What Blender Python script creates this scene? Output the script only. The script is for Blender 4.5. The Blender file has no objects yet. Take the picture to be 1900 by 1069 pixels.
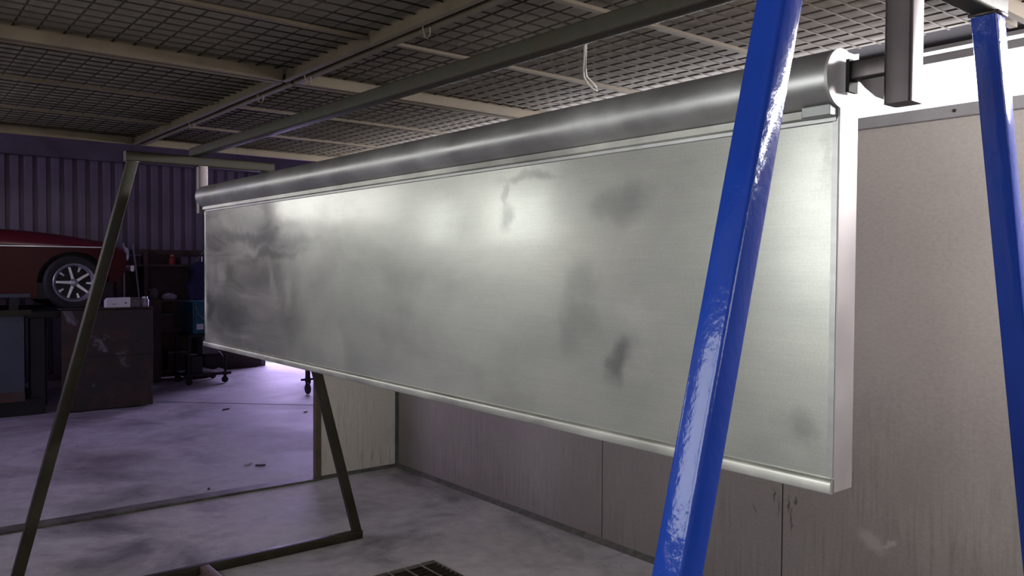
import bpy, bmesh, math, random
from mathutils import Vector, Matrix
random.seed(7)
PI = math.pi
sc = bpy.context.scene
COL = sc.collection

# ---------------------------------------------------------------- camera
cam_d = bpy.data.cameras.new('camera')
cam = bpy.data.objects.new('camera', cam_d); COL.objects.link(cam)
cam_d.sensor_width = 36; cam_d.lens = 28.777; cam_d.clip_start = 0.02
v1 = Vector((-273 - 950, -(487 - 534.5), -1518.715)).normalized()     # long direction of the booth
v2 = Vector((2837 - 950, -(507 - 534.5), -1518.715)).normalized()     # across the booth
Yc = v1; Xc = (v2 - v2.dot(Yc) * Yc).normalized(); Zc = Xc.cross(Yc)
R = Matrix((Xc, Yc, Zc))
cam.matrix_world = Matrix.Translation((0, 0, 1.65)) @ R.to_4x4()
sc.camera = cam

# ---------------------------------------------------------------- world, lights, exposure
w = bpy.data.worlds.new('world'); sc.world = w; w.use_nodes = True
bg = w.node_tree.nodes['Background']
bg.inputs[0].default_value = (0.90, 0.95, 1.0, 1); bg.inputs[1].default_value = 1.6

def area(name, loc, rot, sx, sy, power, color):
    l = bpy.data.lights.new(name, 'AREA'); l.shape = 'RECTANGLE'; l.size = sx; l.size_y = sy
    l.energy = power; l.color = color
    o = bpy.data.objects.new(name, l); COL.objects.link(o); o.location = loc; o.rotation_euler = rot
    return o
# daylight outside the high opening over the right wall (faces -x)
area('daylight_right', (3.95, 1.7, 2.36), (0, math.radians(90), 0), 0.75, 8.0, 780, (0.97, 0.96, 1.0))
# daylight outside the two windows in the booth's left wall (faces +x)
area('daylight_left', (-.875, 4.85, 2.0), (0, math.radians(-90), 0), 0.6, 1.9, 30, (0.97, 1.0, 0.93))
# daylight through the windows on the left further back (beside and behind the camera)
area('daylight_rear', (-.90, 1.2, 1.95), (0, math.radians(-90), 0), 1.0, 3.2, 42, (0.98, 1.0, 0.93))
area('added_light_behind', (1.7, -2.85, 2.05), (math.radians(90), 0, 0), 2.0, .7, 12, (1.0, 0.95, 0.92))  # added light outside a rear opening, brightens right wall and end plate
# far workshop door and side window: cold violet daylight
area('daylight_door', (7.0, 13.5, 1.5), (math.radians(-90), 0, 0), 3.4, 2.8, 330, (0.60, 0.45, 1.0))
area('daylight_shop', (-4.7, 9.2, 3.2), (0, math.radians(-70), 0), 1.6, 3.4, 170, (0.70, 0.55, 1.0))

sc.view_settings.view_transform = 'Standard'; sc.view_settings.look = 'None'
sc.view_settings.gamma = 1; sc.view_settings.use_curve_mapping = False
sc.view_settings.exposure = 0.0

# ---------------------------------------------------------------- materials
class NT:
    def __init__(s, name):
        s.m = bpy.data.materials.new(name); s.m.use_nodes = True
        s.t = s.m.node_tree; s.b = s.t.nodes['Principled BSDF']
        s.tc = s.t.nodes.new('ShaderNodeTexCoord')
    def n(s, typ, **kw):
        nd = s.t.nodes.new(typ)
        for k, v in kw.items():
            if k in nd.inputs: s.put(nd.inputs[k], v)
            else: setattr(nd, k, v)
        return nd
    def put(s, inp, v):
        if isinstance(v, bpy.types.NodeSocket): s.t.links.new(v, inp)
        else: inp.default_value = v
    def coord(s, scale=(1, 1, 1), loc=(0, 0, 0), rot=(0, 0, 0), kind='Object'):
        mp = s.t.nodes.new('ShaderNodeMapping'); s.t.links.new(s.tc.outputs[kind], mp.inputs[0])
        mp.inputs['Scale'].default_value = scale; mp.inputs['Location'].default_value = loc
        mp.inputs['Rotation'].default_value = rot
        return mp.outputs[0]
    def noise(s, scale=5, detail=4, rough=.55, vec=None, dist=0):
        nd = s.n('ShaderNodeTexNoise', Scale=scale, Detail=detail, Roughness=rough, Distortion=dist)
        s.t.links.new(vec or s.coord(), nd.inputs['Vector'])
        return nd.outputs[0]
    def ramp(s, fac, stops):
        r = s.t.nodes.new('ShaderNodeValToRGB'); s.t.links.new(fac, r.inputs[0])
        e = r.color_ramp.elements
        while len(e) < len(stops): e.new(0.5)
        for i, (p, c) in enumerate(stops):
            e[i].position = p
            e[i].color = (c, c, c, 1) if isinstance(c, (int, float)) else (*c, 1)
        return r.outputs[0]
    def mix(s, fac, a, b, mode='MIX'):
        nd = s.t.nodes.new('ShaderNodeMix'); nd.data_type = 'RGBA'; nd.blend_type = mode
        s.put(nd.inputs[0], fac)
        for i, v in ((6, a), (7, b)):
            if isinstance(v, tuple): v = (*v[:3], 1)
            s.put(nd.inputs[i], v)
        return nd.outputs[2]
    def math(s, op, a, b=0.0, clamp=False):
        nd = s.t.nodes.new('ShaderNodeMath'); nd.operation = op; nd.use_clamp = clamp
        s.put(nd.inputs[0], a); s.put(nd.inputs[1], b)
        return nd.outputs[0]
    def bump(s, h, strength=.2, dist=.01):
        nd = s.n('ShaderNodeBump', Strength=strength, Distance=dist); s.t.links.new(h, nd.inputs['Height'])
        s.t.links.new(nd.outputs[0], s.b.inputs['Normal'])
    def set(s, **kw):
        for k, v in kw.items():
            if isinstance(v, tuple): v = (*v[:3], 1)
            s.put(s.b.inputs[k.replace('_', ' ')], v)
        return s

def simple(name, col, rough=.6, metal=0., var=.25, nscale=6, bumpy=0., coat=0., spec=.5):
    M = NT(name)
    f = M.noise(nscale, 5)
    c = M.ramp(f, [(.3, tuple(x * (1 - var) for x in col)), (.7, tuple(min(1, x * (1 + var)) for x in col))])
    M.set(Base_Color=c, Metallic=metal, Roughness=M.ramp(f, [(.3, max(0, rough - .08)), (.7, min(1, rough + .08))]))
    M.set(Specular_IOR_Level=spec)
    if bumpy: M.bump(M.noise(nscale * 6, 4), bumpy, .004)
    if coat: M.set(Coat_Weight=coat, Coat_Roughness=.08)
    return M.m

def concrete(name, base, dark, sc_=1.0):
    M = NT(name)
    a = M.noise(1.3 * sc_, 8, .62, dist=.6); b = M.noise(9 * sc_, 6, .6); c = M.noise(.5, 3)
    col = M.ramp(a, [(.32, dark), (.5, base), (.72, tuple(min(1, x * 1.28) for x in base))])
    col = M.mix(.5, col, M.ramp(b, [(.3, (.62,) * 3), (.65, (1.1,) * 3)]), 'MULTIPLY')
    spots = M.ramp(M.noise(26, 2), [(.27, .35), (.33, 1.)])
    col = M.mix(.6, col, spots, 'MULTIPLY')
    col = M.mix(.5, col, M.ramp(c, [(.3, (1.05, .95, .93)), (.7, (.93, 1., 1.06))]), 'MULTIPLY')
    M.set(Base_Color=col, Roughness=M.ramp(a, [(.3, .55), (.7, .8)]), Specular_IOR_Level=.35)
    M.bump(M.math('ADD', b, M.math('MULTIPLY', a, 2.)), .35, .006)
    return M.m

def stained_panel(name, base, marks=(), grime_shade=.75):
    M = NT(name)
    strk = M.noise(1, 6, .65, vec=M.coord((48, 48, 3.2)), dist=.2)
    fine = M.noise(45, 5, .7, vec=M.coord((1, 1, 1.6)))
    big = M.noise(1.2, 5, .6)
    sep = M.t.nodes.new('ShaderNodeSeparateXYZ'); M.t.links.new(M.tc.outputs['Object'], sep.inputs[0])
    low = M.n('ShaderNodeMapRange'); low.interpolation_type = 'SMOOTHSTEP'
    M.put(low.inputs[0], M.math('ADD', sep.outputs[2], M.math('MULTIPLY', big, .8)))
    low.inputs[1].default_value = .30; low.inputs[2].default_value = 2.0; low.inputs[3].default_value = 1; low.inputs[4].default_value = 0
    m = M.math('MULTIPLY', M.ramp(strk, [(.46, 0.), (.68, 1.)]), low.outputs[0])
    col = M.mix(M.math('MULTIPLY', M.math('MULTIPLY', m, M.ramp(M.noise(2.4, 3), [(.42, .1), (.6, 1.)])), .62), base, (.13, .11, .095))
    col = M.mix(M.math('MULTIPLY', low.outputs[0], grime_shade), col, (.115, .095, .09))  # darker downward: real dirt plus the light's falloff put into the colour
    col = M.mix(.5, col, M.ramp(big, [(.3, (.82, .80, .80)), (.7, (1.08, 1.1, 1.08))]), 'MULTIPLY')
    col = M.mix(.35, col, M.ramp(fine, [(.35, .7), (.6, 1.05)]), 'MULTIPLY')
    nz = M.n('ShaderNodeTexNoise', Scale=30., Detail=3.); M.t.links.new(M.tc.outputs['Object'], nz.inputs['Vector'])
    wv = M.n('ShaderNodeVectorMath', operation='MULTIPLY_ADD')
    M.t.links.new(nz.outputs[1], wv.inputs[0]); wv.inputs[1].default_value = (.02, .03, .05); M.t.links.new(M.tc.outputs['Object'], wv.inputs[2])
    for cy, cz, ry, rz, st, tilt in marks:
        mp = M.t.nodes.new('ShaderNodeMapping'); mp.vector_type = 'TEXTURE'; M.t.links.new(wv.outputs[0], mp.inputs[0])
        mp.inputs['Location'].default_value = (0, cy + .015, cz + .025); mp.inputs['Scale'].default_value = (1e3, ry, rz); mp.inputs['Rotation'].default_value = (tilt, 0, 0)
        ln = M.n('ShaderNodeVectorMath', operation='LENGTH'); M.t.links.new(mp.outputs[0], ln.inputs[0])
        q = M.n('ShaderNodeMapRange'); q.interpolation_type = 'SMOOTHSTEP'; M.t.links.new(ln.outputs['Value'], q.inputs[0])
        q.inputs[1].default_value = .3; q.inputs[2].default_value = 1.; q.inputs[3].default_value = abs(st); q.inputs[4].default_value = 0
        col = M.mix(q.outputs[0], col, (.045, .035, .03) if st > 0 else (.62, .57, .55))
    M.set(Base_Color=col, Roughness=.62, Specular_IOR_Level=.4)
    M.bump(fine, .08, .002)
    return M.m

def steel_sheet():
    M = NT('brushed_sheet')
    warp = M.noise(5, 3)
    wv = M.n('ShaderNodeVectorMath', operation='MULTIPLY_ADD')
    nz = M.n('ShaderNodeTexNoise', Scale=7., Detail=4.); M.t.links.new(M.tc.outputs['Object'], nz.inputs['Vector'])
    M.t.links.new(nz.outputs[1], wv.inputs[0]); wv.inputs[1].default_value = (.12, .22, .12); M.t.links.new(M.tc.outputs['Object'], wv.inputs[2])
    def blob(cy, cz, ry, rz, tilt=0):
        mp = M.t.nodes.new('ShaderNodeMapping'); mp.vector_type = 'TEXTURE'
        M.t.links.new(wv.outputs[0], mp.inputs[0])
        mp.inputs['Location'].default_value = (0, cy - 2.57 + .11, cz - 1.229 + .06); mp.inputs['Scale'].default_value = (1e3, ry * 1.6, rz * 1.6)
        mp.inputs['Rotation'].default_value = (tilt, 0, 0)
        ln = M.n('ShaderNodeVectorMath', operation='LENGTH'); M.t.links.new(mp.outputs[0], ln.inputs[0])
        r = M.n('ShaderNodeMapRange'); r.interpolation_type = 'SMOOTHSTEP'; M.t.links.new(ln.outputs['Value'], r.inputs[0])
        r.inputs[1].default_value = .15; r.inputs[2].default_value = 1.; r.inputs[3].default_value = 1; r.inputs[4].default_value = 0
        return r.outputs[0]
    dark = None; light = None
    for d in [(3.8, 1.781, .30, .03, 1.0, .12), (4.02, 1.627, .164, .048, .8), (3.48, 1.69, .362, .024, .9, -.06), (4.02, 1.386, .213, .107, .95), (3.6, 1.581, .253, .05, .6),
              (3.25, 1.745, .217, .032, .7), (3.25, 1.429, .119, .113, .5), (1.79, 1.785, .034, .045, .8), (1.51, 1.521, .056, .082, .45),
              (1.38, 1.424, .039, .042, .85), (1.38, 1.801, .081, .045, .6), (.91, 1.34, .036, .032, .5), (.83, 1.851, .018, .081, .4), (1.7, 1.898, .113, .013, .6), (1.5, 1.61, .059, .05, .4), (1.8, 1.84, .012, .05, .6)]:
        b = M.math('MULTIPLY', blob(*d[:4], *(d[5:6] or (0,))), d[4])
        dark = b if dark is None else M.math('MAXIMUM', dark, b)
    for d in [(3.28, 1.53, .049, .064, .8), (3.47, 1.56, .042, .071, .7), (2.86, 1.347, .081, .087, .8), (4.09, 1.613, .061, .048, .9), (1.28, 1.426, .06, .035, .45), (1.31, 1.532, .068, .046, .4), (.88, 1.285, .046, .021, .3), (2.9, 1.83, .1, .03, .4)]:
        b = M.math('MULTIPLY', blob(*d[:4]), d[4])
        light = b if light is None else M.math('MAXIMUM', light, b)
    cloud = M.noise(2.2, 5, .55, vec=M.coord((1, .8, 1.5)), dist=.2)
    brush = M.noise(1, 4, .6, vec=M.coord((60, 6, 420)))
    grain = M.noise(220, 2, .6)
    base = M.ramp(cloud, [(.30, (.42, .425, .40)), (.5, (.56, .575, .535)), (.70, (.66, .66, .61))])
    # far end: unpolished mill finish, partly a darker reflection put into the colour
    sep = M.t.nodes.new('ShaderNodeSeparateXYZ'); M.t.links.new(M.tc.outputs['Object'], sep.inputs[0])
    far = M.n('ShaderNodeMapRange'); far.interpolation_type = 'SMOOTHSTEP'
    M.put(far.inputs[0], M.math('ADD', sep.outputs[1], M.math('MULTIPLY', warp, .35)))
    far.inputs[1].default_value = .58 + .17; far.inputs[2].default_value = .88 + .17
    base = M.mix(M.math('MULTIPLY', far.outputs[0], .6), base, (.36, .34, .34))
    sw = M.noise(1, 4, .5, vec=M.coord((1, 1.7, 6.5), (.3, .2, .7), (.25, 0, 0)), dist=1.1)
    swl = M.math('MULTIPLY', M.ramp(sw, [(.52, 0.), (.68, 1.)]), far.outputs[0])
    swd = M.math('MULTIPLY', M.ramp(sw, [(.32, 1.), (.47, 0.)]), far.outputs[0])
    base = M.mix(M.math('MULTIPLY', swl, .9), base, (.66, .64, .62))
    base = M.mix(M.math('MULTIPLY', swd, .85), base, (.15, .15, .16))
    col = M.mix(M.math('MULTIPLY', dark, .70), base, (.13, .135, .14))
    col = M.mix(M.math('MULTIPLY', light, .7), col, (.78, .78, .73))
    col = M.mix(.25, col, M.ramp(brush, [(.3, .75), (.7, 1.1)]), 'MULTIPLY')
    col = M.mix(.3, col, M.ramp(grain, [(.3, .75), (.65, 1.08)]), 'MULTIPLY')
    rg = M.math('ADD', .30, M.math('MULTIPLY', cloud, .025))
    M.set(Base_Color=col, Metallic=.55, Roughness=rg, Anisotropic=.6, Anisotropic_Rotation=.25, Coat_Weight=.55, Coat_Roughness=.13)
    tan = M.n('ShaderNodeTangent', direction_type='RADIAL', axis='Z')
    M.t.links.new(tan.outputs[0], M.b.inputs['Tangent'])
    M.bump(M.noise(1.6, 1, .4), .12, .02)
    return M.m

MAT = {}
MAT['sheet'] = steel_sheet()
def tube_mat(name, col, rough, metal=.9, streak=(60, 9, 60)):
    M = NT(name)
    s = M.noise(1, 5, .6, vec=M.coord(streak)); c = M.noise(3, 5, .6, dist=.5)
    co = M.ramp(c, [(.3, tuple(x * .72 for x in col)), (.7, tuple(min(1, x * 1.15) for x in col))])
    co = M.mix(.35, co, M.ramp(s, [(.3, .7), (.7, 1.15)]), 'MULTIPLY')
    M.set(Base_Color=co, Metallic=metal, Roughness=M.ramp(c, [(.3, rough - .07), (.7, rough + .1)]))
    return M.m
MAT['tube'] = tube_mat('pipe_steel', (.56, .56, .56), .42, .8)
MAT['trim'] = tube_mat('edge_trim_steel', (.66, .66, .62), .38, .85)
MAT['cap'] = simple('end_plate_steel', (.46, .43, .43), .5, .55, .08, 8)
MAT['clip'] = simple('clip_steel', (.30, .31, .31), .45, .8)
MAT['mill'] = tube_mat('mill_scale_tube', (.11, .092, .098), .37, .85, (60, 60, 1.2))
MAT['dark_steel'] = simple('oiled_dark_steel', (.028, .023, .014), .5, .1, .35, 9, .1, spec=.25)
def rusty(name, a, b, thr=.55):
    M = NT(name)
    f = M.noise(4, 8, .65, dist=.4); g = M.noise(30, 4)
    col = M.mix(M.ramp(f, [(thr - .08, 0.), (thr + .1, 1.)]), a, b)
    col = M.mix(.5, col, M.ramp(g, [(.3, .6), (.7, 1.15)]), 'MULTIPLY')
    M.set(Base_Color=col, Roughness=.6, Metallic=.1, Specular_IOR_Level=.3); M.bump(g, .15, .003)
    return M.m
MAT['beam'] = rusty('rust_flecked_beam', (.038, .034, .024), (.045, .018, .011), .62)
MAT['rust'] = rusty('rusty_tube', (.11, .068, .050), (.17, .11, .085), .5)
def blue():
    M = NT('glossy_blue_paint')
    f = M.noise(2.5, 5); peel = M.noise(55, 3, .6, vec=M.coord((1, 1, .6)))
    chips = M.ramp(M.noise(9, 6, .7), [(.70, 0.), (.73, 1.)])
    col = M.ramp(f, [(.3, (.007, .034, .27)), (.7, (.010, .052, .38))])
    col = M.mix(M.math('MULTIPLY', chips, .5), col, (.01, .015, .09))
    M.set(Base_Color=col, Roughness=.13, Specular_IOR_Level=.5)
    M.bump(peel, .22, .004)
    return M.m
MAT['blue'] = blue()
MAT['galv'] = simple('dusty_galvanised_rail', (.095, .073, .050), .7, .1, .25, 7, .05, spec=.3)
MAT['wire'] = simple('dusty_mesh_wire', (.04, .031, .024), .8, 0, .3, 5, spec=.1)
MAT['filter'] = simple('grey_filter_felt', (.205, .175, .152), .95, 0, .12, 3, .2)
MAT['rope'] = simple('pale_rope', (.30, .28, .25), .85, 0, .1)
MAT['grey_trim'] = simple('dull_grey_trim', (.30, .29, .31), .6, .1, .15, 5)
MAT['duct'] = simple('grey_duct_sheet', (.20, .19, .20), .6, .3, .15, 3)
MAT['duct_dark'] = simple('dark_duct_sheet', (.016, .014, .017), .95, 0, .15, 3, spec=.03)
MAT['booth_floor'] = concrete('booth_concrete', (.37, .35, .355), (.13, .122, .13))
MAT['shop_floor'] = concrete('shop_concrete', (.36, .345, .36), (.19, .18, .19), .8)
MARKS = [(2.275, .545, .008, .05, .7, 0), (2.25, .49, .006, .06, .6, 0), (2.195, .52, .009, .05, .85, 0), (2.18, .45, .006, .09, .7, 0), (2.16, .55, .010, .03, .8, 0), (2.385, .455, .004, .035, .8, -.35), (1.78, .45, .10, .05, -.22, .5), (1.70, .46, .05, .02, -.3, -.6)]
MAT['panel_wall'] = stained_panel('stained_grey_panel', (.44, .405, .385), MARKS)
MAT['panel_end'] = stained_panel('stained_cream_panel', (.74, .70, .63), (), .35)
MAT['corr'] = simple('dark_corrugated_sheet', (.19, .16, .18), .5, .35, .3, 1.2)
MAT['fascia'] = simple('dark_purlin', (.12, .10, .115), .6, .1, .3, 2)
MAT['lamp_tube'] = None
MAT['shell'] = simple('dark_shell', (.12, .11, .12), .8, 0, .2, 2)
MAT['dirt'] = simple('grimy_joint', (.075, .07, .065), .9, 0, .4, 20)
MAT['outside'] = simple('outside_ground', (.7, .68, .72), .9, 0, .1, 2)
def carpaint(name, c0, spec):
    M = NT(name)
    f = M.noise(3, 4)
    M.set(Base_Color=M.ramp(f, [(.3, c0), (.7, tuple(x * 1.4 for x in c0))]), Roughness=.36, Specular_IOR_Level=spec)
    return M.m
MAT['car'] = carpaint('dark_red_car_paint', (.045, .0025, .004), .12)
MAT['hood'] = carpaint('sheen_red_car_paint', (.10, .005, .010), .8)  # same paint as the sides; brighter, glossier copy puts the sheen into the colour
MAT['tyre'] = simple('black_tyre', (.018, .017, .018), .75, 0, .2, 20)
MAT['chrome'] = simple('worn_chrome', (.48, .48, .52), .38, .9, .08, 8)
MAT['black'] = simple('flat_black', (.014, .013, .014), .7, 0, .2, 8)
MAT['glass'] = None
def glass():
    M = NT('window_glass'); M.set(Base_Color=(.9, .95, .95), Roughness=.02, Transmission_Weight=1.0, IOR=1.1); return M.m
MAT['glass'] = glass()
def lamp_glow():
    M = NT('lamp_tube_glow'); M.set(Base_Color=(.9, .9, .9), Emission_Color=(1.0, .96, .92), Emission_Strength=14.0); return M.m
MAT['lamp_tube'] = lamp_glow()
MAT['lens'] = simple('headlamp_lens', (.55, .56, .62), .12, .3, .05, 10)
MAT['amber'] = simple('amber_lens', (.5, .16, .03), .3, 0, .1, 10)
MAT['cabinet'] = rusty('rust_brown_sheet', (.040, .028, .026), (.066, .035, .028), .5)
def daubed():
    M = NT('brown_sheet_with_paint_patches')
    f = M.noise(4, 8, .65, dist=.4); g = M.noise(30, 4); p = M.noise(1.9, 5, .6, vec=M.coord((1, 1, 1), (3.1, 0, 1.25)), dist=.9)
    col = M.mix(M.ramp(f, [(.45, 0.), (.65, 1.)]), (.036, .026, .026), (.066, .034, .029))
    col = M.mix(M.ramp(p, [(.60, 0.), (.66, .8)]), col, (.20, .19, .23))
    col = M.mix(.5, col, M.ramp(g, [(.3, .6), (.7, 1.15)]), 'MULTIPLY')
    M.set(Base_Color=col, Roughness=.6, Metallic=.2); M.bump(g, .15, .003)
    return M.m
MAT['daubed'] = daubed()
MAT['pale_blue'] = simple('faded_blue_board', (.065, .078, .105), .7, 0, .2, 2)
MAT['white'] = simple('white_card', (.72, .70, .74), .7, 0, .05, 6)
MAT['brown'] = simple('brown_board', (.085, .055, .045), .8, 0, .3, 5)
MAT['teal'] = simple('teal_enamel', (.012, .10, .15), .4, .1, .2, 4)
MAT['navy'] = simple('navy_cloth', (.02, .02, .07), .8, 0, .3, 8)
MAT['red'] = simple('red_plastic', (.30, .03, .025), .5, 0, .2, 8)
MAT['jar'] = simple('cloudy_jar', (.25, .24, .28), .25, 0, .3, 20)
MAT['grate'] = simple('galvanised_grate', (.24, .22, .20), .5, .6, .2, 12)
MAT['pit'] = simple('pit_dark', (.02, .02, .02), .9, 0, .2, 6)
MAT['skin'] = simple('crumpled_rag', (.45, .43, .48), .9, 0, .2, 12)

# ---------------------------------------------------------------- mesh helpers
def root_loc(p):
    v = Vector((0, 0, 0))
    while p is not None: v += p.location; p = p.parent
    return v
def obj(name, bm, mat, parent=None, smooth=False, bevel=0):
    if bevel: bmesh.ops.bevel(bm, geom=list(bm.edges), offset=bevel, segments=2, affect='EDGES', profile=.5)
    bmesh.ops.recalc_face_normals(bm, faces=bm.faces)
    off = root_loc(parent)
    if off.length: bmesh.ops.translate(bm, verts=bm.verts, vec=-off)
    me = bpy.data.meshes.new(name)
    bm.to_mesh(me); bm.free()
    me.materials.append(MAT[mat] if isinstance(mat, str) else mat)
    for p in me.polygons: p.use_smooth = smooth
    o = bpy.data.objects.new(name, me); COL.objects.link(o)
    if parent is not None: o.parent = parent
    return o
def tag(o, label=None, cat=None, group=None, kind=None):
    if label: o['label'] = label
    if cat: o['category'] = cat
    if group: o['group'] = group
    if kind: o['kind'] = kind
    return o
def thing(name, loc, label=None, cat=None, group=None, kind=None):
    o = bpy.data.objects.new(name, None); COL.objects.link(o); o.location = loc; o.empty_display_size = .1
    return tag(o, label, cat, group, kind)
def add_box(bm, x0, x1, y0, y1, z0, z1):
    vs = [bm.verts.new((x, y, z)) for x in (x0, x1) for y in (y0, y1) for z in (z0, z1)]
    for f in ((0, 1, 3, 2), (4, 6, 7, 5), (0, 4, 5, 1), (2, 3, 7, 6), (0, 2, 6, 4), (1, 5, 7, 3)):
        bm.faces.new([vs[i] for i in f])
    return bm
def box(*a): return add_box(bmesh.new(), *a)
def add_prism(bm, pts, axis, a, b):
    """outline pts (2D) extruded along axis from a to b"""
    def P(u, v, t): return {'x': (t, u, v), 'y': (u, t, v), 'z': (u, v, t)}[axis]
    A = [bm.verts.new(P(u, v, a)) for u, v in pts]; B = [bm.verts.new(P(u, v, b)) for u, v in pts]
    n = len(pts)
    bm.faces.new(A); bm.faces.new(list(reversed(B)))
    for i in range(n): bm.faces.new([A[i], A[(i + 1) % n], B[(i + 1) % n], B[i]])
    return bm
def prism(*a): return add_prism(bmesh.new(), *a)
def frame_of(d, up=(0, 0, 1)):
    d = Vector(d).normalized(); up = Vector(up)
    if abs(d.dot(up)) > .99: up = Vector((0, 1, 0))
    s = d.cross(up).normalized(); u = s.cross(d).normalized()
    return d, s, u
def add_bar(bm, p0, p1, wd, ht, up=(0, 0, 1), r=.006, seg=3):
    """rounded rectangular hollow-section bar between two points"""
    p0 = Vector(p0); p1 = Vector(p1); d, s, u = frame_of(p1 - p0, up)
    pts = []
    for cx, cy, a0 in ((wd / 2 - r, ht / 2 - r, 0), (-wd / 2 + r, ht / 2 - r, PI / 2), (-wd / 2 + r, -ht / 2 + r, PI), (wd / 2 - r, -ht / 2 + r, 1.5 * PI)):
        for k in range(seg + 1):
            a = a0 + k / seg * PI / 2
            pts.append((cx + r * math.cos(a), cy + r * math.sin(a)))
    A = [bm.verts.new(p0 + s * x + u * y) for x, y in pts]; B = [bm.verts.new(p1 + s * x + u * y) for x, y in pts]
    n = len(pts); bm.faces.new(A); bm.faces.new(list(reversed(B)))
    for i in range(n): bm.faces.new([A[i], A[(i + 1) % n], B[(i + 1) % n], B[i]])
    return bm
def bar(*a, **k): return add_bar(bmesh.new(), *a, **k)
def add_tube(bm, pts, r, n=8, cap=True):
    pts = [Vector(p) for p in pts]; rings = []
    rr = r if isinstance(r, (list, tuple)) else [r] * len(pts)
    for i, p in enumerate(pts):
        d = (pts[min(i + 1, len(pts) - 1)] - pts[max(i - 1, 0)])
        _, s, u = frame_of(d)
        rings.append([bm.verts.new(p + rr[i] * (s * math.cos(2 * PI * k / n) + u * math.sin(2 * PI * k / n))) for k in range(n)])
    for a, b in zip(rings, rings[1:]):
        for k in range(n): bm.faces.new([a[k], a[(k + 1) % n], b[(k + 1) % n], b[k]])
    if cap: bm.faces.new(rings[0]); bm.faces.new(list(reversed(rings[-1])))
    return bm
def tube(*a, **k): return add_tube(bmesh.new(), *a, **k)
def add_lathe(bm, prof, origin, axis='z', n=24, cap=True):
    """prof: (radius, height) list, revolved about axis through origin"""
    O = Vector(origin); ax = {'x': Vector((1, 0, 0)), 'y': Vector((0, 1, 0)), 'z': Vector((0, 0, 1))}[axis]
    _, s, u = frame_of(ax, (0, 0, 1) if axis != 'z' else (0, 1, 0)); rings = []
    for r, h in prof:
        r = max(r, 1e-4)
        rings.append([bm.verts.new(O + ax * h + r * (s * math.cos(2 * PI * k / n) + u * math.sin(2 * PI * k / n))) for k in range(n)])
    for a, b in zip(rings, rings[1:]):
        for k in range(n): bm.faces.new([a[k], a[(k + 1) % n], b[(k + 1) % n], b[k]])
    if cap: bm.faces.new(rings[0]); bm.faces.new(list(reversed(rings[-1])))
    return bm
def lathe(*a, **k): return add_lathe(bmesh.new(), *a, **k)
def smooth_by_angle(o, deg=40):
    me = o.data; me.shade_smooth() if hasattr(me, 'shade_smooth') else None
    try: me.set_sharp_from_angle(angle=math.radians(deg))
    except Exception: pass
    return o
def S(o): return smooth_by_angle(o)

# ================================================================ THE SETTING
XW = 3.477; YE = 5.812; ZC = 2.503
# booth floor: slab with a hole for the floor grate
GX0, GX1, GY0, GY1 = 1.72, 2.52, 3.02, 3.815
bm = bmesh.new()
xs = [-.9, GX0, GX1, 3.6]; ys = [-2.6, GY0, GY1, YE]
for i in range(3):
    for j in range(3):
        if i == 1 and j == 1: continue
        f = bm.faces.new([bm.verts.new(p) for p in ((xs[i], ys[j], 0), (xs[i + 1], ys[j], 0), (xs[i + 1], ys[j + 1], 0), (xs[i], ys[j + 1], 0))])
for a, b in (((GX0, GY0), (GX1, GY0)), ((GX1, GY0), (GX1, GY1)), ((GX1, GY1), (GX0, GY1)), ((GX0, GY1), (GX0, GY0))):
    bm.faces.new([bm.verts.new(p) for p in ((*a, 0), (*b, 0), (*b, -.4), (*a, -.4))])
bmesh.ops.remove_doubles(bm, verts=bm.verts, dist=1e-5)
tag(obj('floor', bm, 'booth_floor'), kind='structure')
tag(obj('floor_pit', box(GX0 - .05, GX1 + .05, GY0 - .05, GY1 + .05, -.45, -.4), 'pit'), kind='structure')
tag(obj('floor_workshop', box(-5, 8.6, YE, 13.2, -.1, -.004), 'shop_floor'), kind='structure')
tag(obj('ground_outside', box(3, 12, 13.2, 24, -.12, -.02), 'outside'), kind='structure')
# shallow joints cut in the workshop slab, filled with dirt
bm = bmesh.new()
add_bar(bm, (2.2, 10.9, -.004), (5.6, 7.7, -.004), .012, .006, r=.001)
add_bar(bm, (-3, 9.0, -.004), (-3, 13, -.004), .012, .006, r=.001)
tag(obj('trim_1', bm, 'dirt'), kind='structure')
# low threshold strip where booth floor meets workshop floor
bm = bmesh.new(); add_bar(bm, (-.8, YE + .03, .006), (2.78, YE + .03, .006), .13, .02, r=.006)
tag(obj('trim_2', bm, rusty('threshold_grime', (.12, .115, .10), (.055, .05, .045), .5)), kind='structure')

# right wall: sheets as separate pieces with recessed joints
wr = thing('wall_right', (XW, 0, 0), kind='structure')
joints = [-2.6, -.21, 1.01, 2.23, 3.447, YE]
for a, b in zip(joints, joints[1:]):
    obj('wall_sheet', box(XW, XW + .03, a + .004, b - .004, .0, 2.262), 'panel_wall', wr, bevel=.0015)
obj('backing', box(XW + .026, XW + .06, -2.6, YE, 0, 2.30), 'dirt', wr)
rl = obj('top_rail', box(XW - .028, XW + .06, -2.6, YE - .01, 2.262, 2.313), 'grey_trim', wr, bevel=.004)
bm = bmesh.new()
for k in range(14): add_lathe(bm, [(.0, 0), (.007, .0), (.007, .004), (.003, .007)], (XW - .028, .2 + .42 * k, 2.287), 'x', 8)
for v in bm.verts: v.co.x = 2 * (XW - .028) - v.co.x
obj('rail_bolts', bm, 'dark_steel', wr)['kind'] = 'stuff'
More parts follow.
